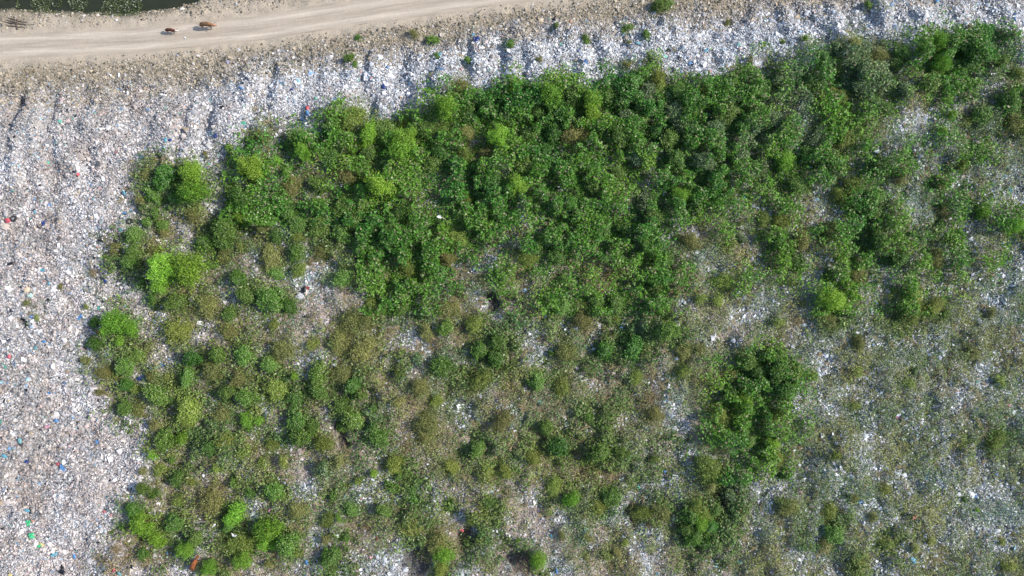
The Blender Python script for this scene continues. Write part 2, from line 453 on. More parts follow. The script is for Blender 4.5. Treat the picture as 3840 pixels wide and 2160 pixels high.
ea = (.45*earthy(x, y))[:, None]; col = col*(1-ea)+np.array([.42, .31, .25])*ea
col = np.clip(col, .01, .88)
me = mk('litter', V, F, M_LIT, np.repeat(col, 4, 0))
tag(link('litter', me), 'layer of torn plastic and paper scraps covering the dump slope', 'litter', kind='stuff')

# soil clods and stones along the road banks
x, y = scatter(340000, y0=20, y1=52)
d = dump_d(x, y); X, Y = plan(x, y); rd = np.abs(Y-np.interp(X, RX, RY))*MPP
pat = fbm(x, y, 1.6, 171)
keep = (d < 3) & (rd > 1.7) & (pond_d(x, y) < .3) & (R.random(len(x)) < sstep(1.6, 4.2, rd)*(.12+.6*sstep(.4, .6, pat)+.6*sstep(-4, -1.5, d)))
x, y, rd = x[keep], y[keep], rd[keep]; z = height(x, y); n = len(x)
V, F = flakes(np.stack([x, y, z+.02], 1), np.clip(R.lognormal(-2.0, .5, n), .05, .5), .6, .8, .4)
val = .55+.8*R.random(n)
col = np.array([.42, .36, .27])[None]*val[:, None]
k = R.random(n); col[k < .12] = np.array([.13, .12, .09]); col[k > .9] = np.array([.6, .58, .56])
me = mk('soil_clods', V, F, M_CLOD, np.repeat(col, 4, 0))
tag(link('soil_clods', me), 'loose clods, stones and scraps on the banks of the dirt road', 'rubble', kind='stuff')

# floating weed on the pond
n = 30000
x = R.uniform(-72, -38, n); y = R.uniform(35.8, 44, n)
keep = (pond_d(x, y) > -.5) & (fbm(x, y, 2.5, 181) > .38+.25*(plan(x, y)[0] > 520)); x, y = x[keep], y[keep]; n = len(x)
zz = np.maximum(height(x, y), -.72)+.04+.12*R.random(n)
V, F = leaves(np.stack([x, y, zz], 1), R.uniform(.08, .22, n), .7, 1.0)
col = np.array([.10, .13, .05])[None]*(.4+1.3*R.random(n))[:, None]; kk = R.random(n); col[kk > .9] = (.5, .52, .42)
tag(link('pond_weed', mk('pond_weed', V, F, M_WEED, col)), 'floating weed and scraps on the dark pond beside the road', 'pond weed', kind='stuff')

# ------------------------------------------------------------ undergrowth (stuff): low weeds and creepers between the bushes
PAL = {1: (.26, .33, .17), 2: (.26, .32, .11), 3: (.35, .29, .14), 4: (.125, .285, .032), 5: (.08, .225, .026), 6: (.15, .24, .09), 7: (.19, .38, .035)}
def weeds(n, name, label, sel, dens, hgt, sz, y0=-52, y1=50):
    x, y = scatter(n, -66, 80, y0, y1)
    z = height(x, y); px, py = proj(x, y, z); v = veg(px, py, x, y)
    dn = np.zeros(8); ht = np.zeros(8)
    for k in sel: dn[k] = dens[k]; ht[k] = hgt[k]
    lump = fbm(x, y, 1.7, 191, 3); clump = sstep(.35, .62, lump)
    rgt = sstep(2500, 3100, px)
    low = ((px < 1350) & (py > 850)) | (py > 1180) | (px < 850)
    low = low & ~((px > 2600) & (px < 3050) & (py > 1250) & (py < 1800))
    mid = sstep(1350, 1550, px)*sstep(2750, 2550, px)*sstep(1000, 1200, py)*((v == 2) | (v == 3))
    p = dn[v]*(.5+.6*clump)*(1+.9*rgt*(v == 2)+.75*rgt*(v == 1)+.6*mid)*np.where((v >= 4) & low, np.where(px < 1500, .42, .8), 1)*np.where((v < 4) & (px < 1400), .85, 1)*np.where((v == 1) & (px < 2500), .6, 1)*(1-.8*sstep(.2, .6, burnt(x, y)))
    keep = (R.random(len(x)) < p) & (dump_d(x, y) > .5)
    x, y, z, v, clump, px, low = x[keep], y[keep], z[keep], v[keep], clump[keep], px[keep], low[keep]; n = len(x)
    hh = ht[v]*np.where(low & (v >= 4), .5, 1)*(.2+1.1*clump)*(R.random(n)**.45)
    V, F = leaves(np.stack([x, y, z+.05+hh], 1), R.uniform(sz[0], sz[1], n)*np.where(v >= 4, 1.15, .85), .6, .7)
    pal = np.array([PAL.get(k, (0, 0, 0)) for k in range(8)])
    col = pal[v]*(.55+.9*R.random(n))[:, None]
    lo = (low & (v >= 4)).astype(float)[:, None]*.55; col = col*(1-lo)+col.mean(1)[:, None]*np.array([[1.25, 1.45, .55]])*lo
    tw = (fbm(x, y, 4, 201)-.5)[:, None]; col = col*(1+tw*np.array([1.2, .5, .2]))
    k = R.random(n); col[(k > .93)] = np.array([.30, .27, .15]); col[(k > .88) & (k < .93) & (v >= 4)] = np.array([.34, .42, .2])
    col = np.clip(col, .01, .6)
    return link(name, mk(name, V, F, M_WEED, col)), label
D = {1: .33, 2: .92, 3: .5, 4: .9, 5: 1.0, 6: .8, 7: .9}
Hh = {1: .3, 2: .75, 3: .45, 4: 1.7, 5: 2.0, 6: 1.4, 7: 1.5}
o, l = weeds(2000000, 'thicket_undergrowth', '', (4, 5, 6, 7), D, Hh, (.15, .36), -50, 40)
tag(o, 'dense green creeper and leafy undergrowth filling the thicket', 'undergrowth', kind='stuff')
o, l = weeds(1700000, 'weed_cover', '', (1, 2, 3), D, Hh, (.14, .31))
tag(o, 'thin olive weeds growing out of the old litter', 'weeds', kind='stuff')
# dry stalks lying and standing among the weeds
x, y = scatter(24000, -66, 80, -52, 44); z = height(x, y); px, py = proj(x, y, z); v = veg(px, py, x, y)
keep = R.random(len(x)) < np.array([0, .05, .5, 1., .07, .02, .06, 0])[v]; x, y, z = x[keep], y[keep], z[keep]
m = 9; n = len(x); dirn = R.uniform(0, 2*np.pi, n)
x = np.repeat(x, m); y = np.repeat(y, m); z = np.repeat(z, m); an = np.repeat(dirn, m)+R.normal(0, .55, n*m)
L = R.uniform(.35, 1.15, n*m); el = np.abs(R.normal(.35, .3, n*m))
tx = np.cos(an)*np.cos(el); ty = np.sin(an)*np.cos(el); tz = np.sin(el)
P0 = np.stack([x+R.normal(0, .1, n*m), y+R.normal(0, .1, n*m), z+.12], 1); Tt = np.stack([tx, ty, tz], 1)
Pm = P0+Tt*L[:, None]*.6; P1 = P0+(Tt+np.stack([-ty, tx, tz*0-.2], 1)*R.normal(0, .25, n*m)[:, None])*L[:, None]
sd = np.stack([-ty, tx, 0*tx], 1)*.025
V = np.stack([P0-sd, P0+sd, Pm+sd, P1, Pm-sd], 1).reshape(-1, 3)
F = (np.arange(n*m)*5)[:, None]+np.arange(5)[None]
col = np.array([.36, .29, .16])[None]*(.4+.9*R.random(n*m))[:, None]
tag(link('dry_stalks', mk('dry_stalks', V, F, M_CLOD, col)), 'thin pale dry stalks fanned out among the weeds', 'dry stalks', kind='stuff')

# ------------------------------------------------------------ bush prototypes
def pal_col(code, n):
    c = {'g': (.125, .262, .042), 'G': (.076, .215, .026), 't': (.135, .225, .08), 'b': (.20, .42, .04), 'l': (.24, .33, .06), 'o': (.25, .28, .08), 'y': (.36, .30, .15)}[code]
    col = np.array(c)[None]*(.6+.85*R.random(n))[:, None]
    k = R.random(n)
    hi = {'g': (.34, .43, .2), 'G': (.27, .36, .18), 't': (.34, .42, .28), 'b': (.3, .5, .1), 'l': (.38, .42, .16), 'o': (.38, .36, .18), 'y': (.45, .38, .22)}[code]
    col[k > .86] = np.array(hi)
    return col
def bush_mesh(code, r, nl, seed, tall=1.0):
    rg = np.random.default_rng(seed)
    nb = rg.integers(6, 11) if r > 1 else rg.integers(4, 6)
    ang = rg.uniform(0, 2*np.pi, nb); rad = r*np.sqrt(rg.random(nb))*.62; rad[0] = 0
    cx = rad*np.cos(ang); cy = rad*np.sin(ang)
    lr = r*rg.uniform(.30, .52, nb); cz = r*tall*rg.uniform(.55, 1.05, nb)*(1-.35*(rad/r)); lr[0] = r*.52; cz[0] = r*tall*.95
    wts = lr**2; who = rg.choice(nb, nl, p=wts/wts.sum())
    dv = rg.normal(size=(nl, 3)); dv /= np.linalg.norm(dv, axis=1)[:, None]; dv[:, 2] = np.where(rg.random(nl) < .65, np.abs(dv[:, 2]), dv[:, 2])
    # twigs: leaves gather round tufts on each lobe so that gaps open between them
    nt_ = nb*16; tw = rg.choice(nb, nt_); td = rg.normal(size=(nt_, 3)); td /= np.linalg.norm(td, axis=1)[:, None]; td[:, 2] = np.abs(td[:, 2])*rg.choice([1, 1, 1, -.5], nt_)
    tc = np.stack([cx[tw], cy[tw], cz[tw]], 1)+td*(lr[tw]*rg.uniform(.75, 1.22, nt_))[:, None]
    ti = rg.choice(nt_, nl)
    Pt = tc[ti]+rg.normal(size=(nl, 3))*r*.085
    Pl = np.stack([cx[who], cy[who], cz[who]], 1)+dv*(lr[who]*rg.random(nl)**.3)[:, None]
    P = np.where((rg.random(nl) < .62)[:, None], Pt, Pl)
    sk = rg.random(nl) < (.32 if code in 'ol' else .2)          # ragged low skirt of side shoots
    sa = rg.uniform(0, 2*np.pi, nl); sr = r*(.45+.95*rg.random(nl)**1.3)*(1+.35*np.sin(sa*3+seed))
    P[sk] = np.stack([np.cos(sa)*sr, np.sin(sa)*sr, rg.random(nl)*r*.55], 1)[sk]
    P[:, 2] = np.maximum(P[:, 2], .06)
    fine = code in 'blo'
    size = (rg.uniform(.09, .17, nl) if fine else rg.uniform(.11, .21, nl))*(1 if r > 1 else .8)
    nr = dv*.55+rg.normal(size=(nl, 3))*.5+np.array([0.25, 0, .55]); nr /= np.linalg.norm(nr, axis=1)[:, None]
    V, F = leaves(P, size, .45 if fine else .62, nr=nr)
    fol = mk('foliage', V, F, M_LEAF, pal_col(code, nl))
    parts = []
    for k in range(nb):
        tip = Vector((cx[k], cy[k], cz[k])); mid = Vector((cx[k]*.4, cy[k]*.4, cz[k]*.5))
        parts.append(tube([(cx[k]*.06, cy[k]*.06, -.15), mid, tip], [.05*r, .035*r, .015*r]))
        for q in range(3):
            td_ = Vector(rg.normal(size=3)).normalized(); td_.z = abs(td_.z)*.7
            parts.append(tube([mid+(tip-mid)*rg.uniform(.2, 1), tip+td_*lr[k]*.95], [.018*r, .006*r], 4))
    V, F = joinq(parts)
    return fol, mk('stems', V, F, M_STRAW if code in 'oyl' else M_STEM)
def tussock_mesh(seed, fan=6.3, straw=.75):
    """a fan of arching dry stalks with sparse tired leaves"""
    rg = np.random.default_rng(seed); parts = []; tips = []
    a0 = rg.uniform(0, 6.28)
    for k in range(75):
        an = a0+rg.uniform(-fan/2, fan/2); L = rg.uniform(.5, 1.25); e0 = rg.uniform(.15, 1.2); hz = L*math.cos(e0); vt = L*math.sin(e0)*.75
        p0 = Vector((rg.normal(0, .07), rg.normal(0, .07), -.03))
        p1 = p0+Vector((math.cos(an)*hz*.5, math.sin(an)*hz*.5, vt*.75)); an += rg.normal(0, .25)
        p2 = p0+Vector((math.cos(an)*hz, math.sin(an)*hz, vt*rg.uniform(.5, 1)))
        parts.append(tube([p0, p1, p2], [.018, .014, .005], 4)); tips += [p1, p2, (p1+p2)/2]
    V, F = joinq(parts); st = mk('stalks', V, F, M_STRAW)
    n = 380; P = np.array([tips[i] for i in rg.integers(0, len(tips), n)])+rg.normal(0, .07, (n, 3)); P[:, 2] = np.maximum(P[:, 2], .04)
    V, F = leaves(P, rg.uniform(.06, .14, n), .35)
    return mk('foliage', V, F, M_LEAF, pal_col('y' if straw > .5 else 'o', n)), st
PROTO = {}
for ci, code in enumerate('gGtblo'):
    big = [bush_mesh(code, 1.4, 4600 if code in 'gGt' else 5200, 1000+ci*10+k, 1.05 if code not in 'ol' else .62) for k in range(5)]
    small = [bush_mesh(code, .7, 1100 if code in 'gGt' else 1250, 2000+ci*10+k, .9) for k in range(4)]
    PROTO[code] = (big, small)
TUS = [tussock_mesh(3000+k, 6.3 if k < 3 else 2.0) for k in range(6)]

# hand-read plan of the bushes, per sixteenth of the ground: x y radius colour
TILE = {
(0,0): "2560 1400 50 g",
(1,0): "1030 370 35 G;1770 390 62 g;950 575 60 g;990 645 35 g;1825 560 32 g;2150 610 50 g;2560 450 50 g;1590 330 40 o;2060 890 110 o;1930 1080 120 b;2130 1130 110 g;2500 940 100 g;2350 960 90 G;960 1200 120 l;760 1310 120 G;850 1260 80 g;440 1380 100 g;330 1430 60 g;1270 1310 120 g;1140 1360 100 b;1480 1230 70 l;1500 1400 110 b;1690 1310 120 g;1800 1180 90 g;1880 1320 100 g;2100 1330 90 o;2440 1380 110 b;2330 1080 110 G;2490 1200 110 g;60 1390 70 o;1050 1390 90 G",
(2,0): "1490 45 95 g;1580 30 60 g;450 255 30 g;740 370 45 g;745 420 40 g;1165 270 55 g;1360 345 50 g;270 600 32 o;1180 430 28 o;2160 230 38 o;1150 650 45 o;2400 600 38 o;30 900 80 b;160 930 90 g;370 960 110 b;600 980 110 G;795 1000 110 b;790 1140 90 b;870 850 60 g;1200 840 130 G;1370 920 90 t;1475 780 70 l;1490 860 65 l;960 950 100 G;1350 1040 100 g;1480 1100 80 G;1700 930 110 g;1930 880 85 l;2060 980 110 g;2220 830 90 g;2350 950 110 G;2500 870 100 G;1900 1060 90 g;2180 1110 100 g;1650 1120 100 t;250 1120 110 g;500 1140 110 G;60 1130 90 g;1150 1190 100 t;200 1330 100 g;420 1320 110 G;640 1330 110 o;1080 1360 110 g;1280 1210 90 g;1750 1290 120 t;1600 1380 110 g;2050 1260 110 t;2300 1260 90 G;2400 1150 80 g;1450 1310 90 G",
(3,0): "1020 50 50 g;370 390 40 g;150 420 30 g;560 590 90 G;710 480 70 t;850 450 70 o;1180 430 50 t;710 650 90 g;1100 570 100 o;950 710 110 t;1380 520 90 g;1290 620 80 G;1550 510 80 g;1710 420 80 b;1780 530 70 g;1700 660 100 b;2000 440 140 G;2090 600 120 G;1930 650 90 g;2250 500 90 G;2350 620 80 g;560 1000 110 l;720 950 100 l;480 810 90 g;120 790 100 t;900 860 100 t;1640 850 100 g;1060 1000 90 g;1180 1090 80 g;1400 910 80 t;2550 720 70 l;2540 880 60 g;2450 1040 110 g;2200 1150 100 g;1850 1160 50 b;2000 1230 50 l;900 1300 100 g;780 1370 90 l;60 1200 100 t;230 1330 100 g;480 1390 100 t;1750 1330 60 b;2500 1250 90 o",
(0,1): "1940 300 115 b;1980 490 135 b;2550 250 120 b;1690 330 110 G;1480 310 60 o;1540 520 90 g;1760 550 90 G;2420 520 120 g;2300 460 70 g;2320 60 60 g;2070 110 35 o;1410 580 50 o;1560 690 60 g;1620 810 80 g;1470 780 60 g;1650 890 50 o;1330 920 80 g;1950 700 80 o;2280 830 130 g;2440 730 80 b;2060 990 90 G;2220 960 110 g;1150 1060 60 o;1060 1140 40 g;1330 1090 90 g;1560 1070 70 o;1310 1200 90 g;1670 1250 130 b;1900 1270 150 b;2120 1220 60 g;2250 1120 90 o;2390 1360 100 G;1620 1390 90 b;1420 1390 60 G;2430 1060 60 l;600 1435 28 o",
(1,1): "480 70 85 b;210 170 50 b;350 410 100 o;300 280 70 g;620 400 90 g;760 130 110 g;900 250 110 o;1150 90 100 g;1470 60 110 b;1260 420 130 b;1330 190 90 g;1780 180 110 g;1850 60 90 G;2100 90 80 l;2350 90 70 o;330 650 100 g;590 610 90 g;430 800 90 g;620 830 100 g;190 620 90 g;60 830 80 o;200 920 80 g;400 940 70 l;410 1090 90 g;130 1150 100 o;430 1260 70 l;190 1290 80 g;640 1080 90 o;860 620 110 g;1060 560 110 g;1450 680 100 G;1000 760 110 g;1380 850 100 g;1180 860 90 G;860 900 100 G;1050 1050 110 g;1250 1020 100 g;1480 980 100 G;1680 1150 100 G;1540 1240 90 l;900 1190 70 t;880 1340 100 g;1150 1270 100 o;2110 550 90 l;2110 700 90 g;2350 640 90 g;2480 790 100 g;2260 800 90 g;2050 950 100 l;1920 1150 90 o;2450 1330 100 g;2350 380 110 G",
(2,1): "60 400 100 b;640 750 55 b;1100 1180 55 b;1050 280 80 g;1340 560 100 t;1690 530 80 b;2170 1000 60 l;2150 500 90 o;1800 980 90 o;2520 760 70 l;2150 1390 90 l;150 200 100 g;330 90 90 G;600 200 100 G;830 420 100 g;1250 130 90 t;1650 150 100 g;1950 180 100 t;2300 130 90 t;2050 330 80 G;700 950 90 l;900 820 90 g;1150 850 100 G;1450 750 100 g;1350 1000 90 g;1550 1170 90 G;450 1120 100 g;280 1000 70 g;150 1150 80 l;500 1380 80 g;1450 1400 90 g;2320 950 50 t",
(3,1): "170 150 90 b;400 90 90 g;120 250 60 G;1120 230 100 G;710 510 80 l;880 400 90 l;1340 340 60 o;1060 540 110 g;1090 690 90 g;860 580 80 G;2170 680 80 b;2480 820 80 b;1340 1150 90 g;1140 960 100 g;130 780 90 l;1900 980 90 g;950 740 70 g;1720 830 70 g;300 430 100 g;650 130 80 g;1960 200 70 l;1760 390 70 o;1750 660 60 o;350 950 90 o;640 1330 80 G;780 1100 90 g;1500 960 90 t;1700 1150 80 o;260 1170 90 G;930 1340 70 o;1400 780 40 l;620 870 70 o",
(0,2): "1180 350 125 b;1330 420 80 b;1215 540 65 b;1740 150 105 g;2080 170 110 o;2480 80 100 g;940 360 60 G;960 560 80 G;1740 430 110 l;2310 250 80 g;2280 450 90 o;1500 570 50 o;1380 680 80 g;1270 780 90 g;860 730 55 o;1040 840 70 o;1270 980 80 G;1370 1010 60 l;1530 890 65 o;1690 900 60 l;1600 1070 115 g;1260 1190 85 g;1370 1230 70 o;1000 1040 40 o;1950 690 110 G;2190 670 90 g;2150 830 100 o;2460 680 90 g;1890 910 90 g;2400 900 100 o;2280 1050 90 g;2480 1120 100 g;1890 1200 140 l;1870 1350 80 l;2490 1340 75 b;1560 1390 60 o;2230 1290 70 o;1540 100 60 g;360 300 30 l;870 190 28 l;270 150 35 o;1170 890 40 o",
(1,2): "130 110 120 g;330 190 80 G;180 380 60 l;560 560 65 l;950 350 120 o;820 550 100 o;1050 620 120 o;1110 330 90 o;250 630 90 o;160 770 90 g;180 1010 110 l;400 890 55 b;380 1100 80 g;620 860 110 g;640 1020 90 g;870 870 80 o;970 970 90 G;1050 1080 70 g;1180 1210 60 g;430 1320 120 g;560 1400 80 g;860 1190 90 g;960 1320 110 g;860 1400 80 g;1180 1390 70 g;30 1340 60 b;1300 120 120 g;1450 220 80 g;1160 180 80 l;1950 210 80 o;1900 400 80 g;2210 350 90 l;1720 440 80 o;2250 620 100 G;2430 710 100 G;2420 540 80 g;1850 780 110 g;1620 720 60 t;1450 850 60 l;1650 1010 90 o;1800 1150 70 l;2250 950 110 l;1700 1370 110 o;1430 1150 60 o;2480 1350 80 o",
(2,2): "960 620 100 G;1210 600 100 G;1340 610 60 l;1560 440 120 g;2380 720 100 g;2460 860 100 G;2210 1040 90 g;2330 1140 90 b;2100 1290 90 l;560 650 90 o;400 660 50 g;250 950 80 g;500 1000 80 l;760 1300 70 g;1250 900 70 l;1750 650 80 o;1720 850 80 l;1900 620 60 o;2060 120 60 l;1880 100 60 l;850 120 90 g;500 200 80 g;1050 180 100 g;300 100 60 l;720 320 80 o;2050 1000 40 o;2230 870 70 o;1450 1280 70 o;950 1390 50 g;330 1390 80 g;2300 1380 90 G;1050 320 40 l",
(3,2): "640 120 120 b;720 230 60 g;60 710 100 g;90 830 120 g;270 850 90 g;180 1010 110 g;450 890 65 l;620 340 80 o;900 840 60 l;1450 250 110 l;1700 180 80 l;1450 90 90 l;1650 250 50 g;1790 260 60 g;930 560 70 o;2080 650 70 o;2330 930 60 l;1480 830 50 t;1430 970 60 l;350 150 40 o;100 350 60 l;2250 240 50 o;880 1180 50 l;70 1300 80 l",
(0,3): "1660 60 110 g;1850 50 70 b;1550 230 60 b;1740 270 50 g;1600 390 60 l;1440 400 40 o;1800 460 90 g;1930 510 60 l;1430 590 80 g;1540 640 60 g;2110 150 80 g;2260 110 90 l;2460 190 75 l;2180 370 50 l;2360 510 65 g;2170 490 35 o;2510 610 55 g;1330 800 90 G;1430 830 60 b;1450 910 120 b;1230 960 28 b;1120 1010 25 g;1790 680 65 l;1790 900 100 g;1590 1060 100 b;1440 1220 75 g;1970 1080 85 g;1870 1180 80 b;2110 700 110 o;2370 820 100 b;2300 950 80 g;2400 1150 120 l;2450 1280 90 b;2090 1370 85 b;2250 1420 50 g;1560 1100 60 l",
(1,3): "150 960 120 b;120 1100 80 b;340 1140 120 g;400 1230 50 l;730 1270 110 g;760 1400 60 g;440 50 120 g;680 130 100 l;150 130 70 l;70 310 60 l;290 290 65 l;690 380 70 t;850 300 60 o;190 600 90 g;260 640 60 l;420 800 80 o;780 630 65 g;970 770 75 g;1030 480 45 l;830 860 45 b;720 880 70 l;1290 800 75 g;1180 420 50 b;1390 350 100 l;1360 560 70 g;1440 440 60 g;1590 690 60 g;910 1060 70 g;700 1070 50 o;1220 50 90 g;1890 1230 85 b;1850 1150 90 o;1950 740 60 g;2350 720 75 g;2170 880 50 l;2270 1080 60 l;2130 1120 40 g;1860 1400 70 l;1950 350 90 l;2320 410 80 l;1710 50 70 o;2230 170 90 g;2510 400 70 l;1560 460 50 l;880 550 35 l;1560 580 50 g;130 1330 50 o",
(2,3): "480 120 110 G;600 670 80 b;270 1270 90 b;870 220 110 g;1090 210 80 g;430 560 90 l;1000 650 90 g;860 780 80 l;1310 830 80 l;1530 790 80 o;1980 390 130 l;1850 720 90 l;1800 850 95 g;1990 940 90 G;1750 980 80 g;1900 820 90 l;1880 900 90 b;1950 1000 70 g;2030 790 80 g;1830 1050 100 G;1950 1120 80 G;2000 560 60 o;740 1240 45 o;950 1250 50 l;1150 1130 40 l;1050 1220 50 o;60 1090 25 b;500 1040 35 o;770 1070 45 o;2380 100 80 g;2100 80 80 g;220 270 80 l;1430 260 60 l;2200 640 70 t;2300 820 60 o",
(3,3): "50 130 80 b;60 280 80 l;170 450 60 g;700 240 50 l;220 760 90 o;620 800 80 l;660 1020 90 g;570 1130 60 o;1190 570 60 l;920 1350 70 l;1200 1130 60 l;1640 1080 50 l;2100 780 25 b;1980 690 35 g;2430 1350 50 l;860 650 45 o;2350 1100 35 l;1500 1180 40 l;2300 80 90 l;1060 850 50 o",
}
TUSS = [(564,2104,1.5,4),(440,2060,1.3,1),(1541,1672,1.3,3),(1600,1696,1.1,5),(1374,1974,1.0,2),(1608,2050,1.5,4),(1381,1400,1.3,0),(1550,1515,1.5,3),(1440,1560,.9,5),
(1460,1252,1.1,1),(1650,1290,1.1,0),(2440,1490,1.7,1),(2282,1535,1.2,2),(2218,1758,1.2,0),(2285,1032,1.1,1),(3376,827,.9,3),(3362,626,1.2,4),(354,1021,1.0,2),(3150,765,.9,5),
(2290,1270,1.0,5),(2060,1500,1.0,3),(1960,1540,1.0,4),(2290,1760,1.1,4),(1245,1555,.7,1),(2660,1445,1.1,0),(2990,1200,1.3,2),(1730,1240,1.1,4),(2440,1960,.9,5),(1800,1880,.9,3),(2100,2010,.7,4),
(1310,1255,.8,0),(3625,740,1.1,1),(2750,1400,.8,5),(1870,1400,1.1,3),(2790,1130,.9,3),(1615,1400,.9,1),(575,1470,.8,0),(1010,1285,.8,1),(1170,980,.9,2),(735,830,.8,0),(1620,980,1.1,1),(1690,1060,1.2,2),(2760,2060,.9,4),(830,1835,.9,5)]

# ------------------------------------------------------------ words that single things out
ANCHOR = [  # plan position, short phrase
(650,120,"the dark red cow on the road"),(795,103,"the tan cow on the road"),(60,82,"the branching shadow beside the road"),(261,22,"the white scrap on the pond"),
(229,457,"the sea-green bag on the slope"),(1381,293,"the biggest white plastic sheet"),(1155,406,"the bright red bag"),(1656,260,"the bright blue bag mid slope"),(1656,132,"the round beige lid"),
(2475,20,"the wide bush by the road edge"),(2140,80,"the orange scrap by the verge"),(3338,22,"the bright blue bag at the top"),(3620,56,"the white bag top right"),
(34,827,"the red bag at the left edge"),(489,831,"the tyre by the thicket"),(727,700,"the paired lime trees at upper left"),(950,632,"the round lime tree beside the thicket"),(664,1010,"the lime trees with two egrets"),
(452,1230,"the lime tree with the resting calf"),(2218,398,"the brightest lime bush on the thicket edge"),(3570,400,"the dark hedge at upper right"),(3298,625,"the dark bush ringed by litter"),(3723,693,"the cyan bag far right"),
(1430,698,"the bright patch inside the thicket"),(2158,820,"the bluish bush inside the thicket"),(2330,980,"the emerald bush low in the thicket"),(1150,1085,"the red cloth and cream sack"),(1310,1350,"the broad olive clump"),(3120,1130,"the bright bush right of centre"),
(3523,1263,"the white bag among the weeds"),(2915,1141,"the white ball by the path"),(2900,1420,"the tall dark grove"),(537,1412,"the heap of blue sheets"),(165,1184,"the blue bag on pale litter"),(22,1374,"the pale green sack far left"),
(183,1600,"the pink bag"),(110,1961,"the bright green bags"),(239,1754,"the vivid blue bag"),(540,1960,"the glossy bush above dry branches"),(564,2104,"the dry branches at bottom left"),(738,2108,"the brown cow at the bottom"),
(1320,1560,"the big round green bush"),(1541,1672,"the straw fan"),(1534,1955,"the tall feathery shrub"),(1152,2106,"the blue bag at the bottom"),(1733,1988,"the small red bag in the hollow"),(2440,1490,"the large brown dry clump"),(2143,1870,"the vivid bush at lower centre"),
(2658,1765,"the round olive bush at lower right"),(2620,1955,"the long bright grove"),(2999,1844,"the magenta bag"),(3432,1937,"the orange-red rag"),(3422,2097,"the round cyan bag"),(3780,1522,"the small red rag far right"),(2020,2095,"the bright bush at bottom centre"),
(2490,1765,"the royal blue bag"),(2194,1989,"the teal scrap"),(186,1475,"the upright blue scrap"),(391,1918,"the small red scrap"),(2180,1320,"the two dark bushes near the centre"),
(2500,1245,"the leafy bush right of centre"),(1850,580,"the dry gap in the thicket"),(2620,1160,"the pale gap beside the thicket"),(1800,950,"the dark hollow in the thicket"),(3400,760,"the bluish litter patch"),(2800,560,"the grey-green thicket corner"),(3140,390,"the yellow-green bush pair")]
USED = {}
def where(px, py):
    best = min(ANCHOR, key=lambda q: (q[0]-px)**2+(q[1]-py)**2*1.0 + (1e9 if (q[0]-px)**2+(q[1]-py)**2 < 28**2 else 0))
    dx, dy = px-best[0], py-best[1]
    an = math.degrees(math.atan2(-dy, dx)) % 360
    w_ = ['right of', 'above right of', 'above', 'above left of', 'left of', 'below left of', 'below', 'below right of'][int((an+22.5)//45) % 8]
    return w_, best[2], math.hypot(dx, dy)
ORD = ['', 'second', 'third', 'fourth', 'fifth', 'sixth', 'seventh', 'eighth', 'ninth', 'tenth', 'eleventh', 'twelfth']
PEND = []
def later(o, px, py, noun, cat, group):
    o['category'] = cat; o['group'] = group; PEND.append((o, px, py, noun))
def settle():
    g = {}
    for o, px, py, noun in PEND:
        w_, ph, d_ = where(px, py); g.setdefault((noun, w_, ph), []).append((d_, o))
    for (noun, w_, ph), l in g.items():
        l.sort(key=lambda q: q[0])
        for i, (d_, o) in enumerate(l):
            if len(l) == 1: o['label'] = f"{noun} {w_} {ph}"
            else: o['label'] = f"{'nearest' if i == 0 else ORD[min(i, 11)]} {noun} {w_} {ph}"

# ------------------------------------------------------------ bushes, one by one
SP = []
for (tx_, ty_), s in TILE.items():
    for e_ in s.split(';'):
        q = e_.split(); SP.append((tx_*960+float(q[0])/2.683, ty_*540+float(q[1])/2.683, float(q[2])/2.683*MPP, q[3]))
# fill the thicket where the plan says green and no bush stands yet
cand = []
for j in range(G8.shape[0]):
    for i in range(64):
        c = LET[G8[j, i]]
        if c in 'gGtb' and (j*60 < 1020 and i*60 > 1000):
            for _ in range(3): cand.append((i*60+random.uniform(0, 60), j*60+random.uniform(0, 60), random.uniform(.95, 1.55), c if c != 'b' else 'g'))
random.shuffle(cand); cnt = {'g': 0}
lim = 0
for q in cand:
    if all((q[0]-p[0])**2+(q[1]-p[1])**2 > ((q[2]+p[2])*.62/MPP)**2 for p in SP):
        SP.append(q); lim += 1
        if sum(p[3] in 'gGt' for p in SP) >= 298: break
NM = {'g': ('leafy_bush', 'green leafy bush'), 'G': ('leafy_bush', 'deep green bush'), 't': ('leafy_bush', 'grey-green bush'), 'b': ('lime_bush', 'lime green bush'), 'l': ('herb_bush', 'yellow-green bush'), 'o': ('herb_bush', 'olive bush')}
print('BUSH', {c: sum(p[3] == c for p in SP) for c in 'gGtblo'}, lim)
bi = 0
HAND = {}
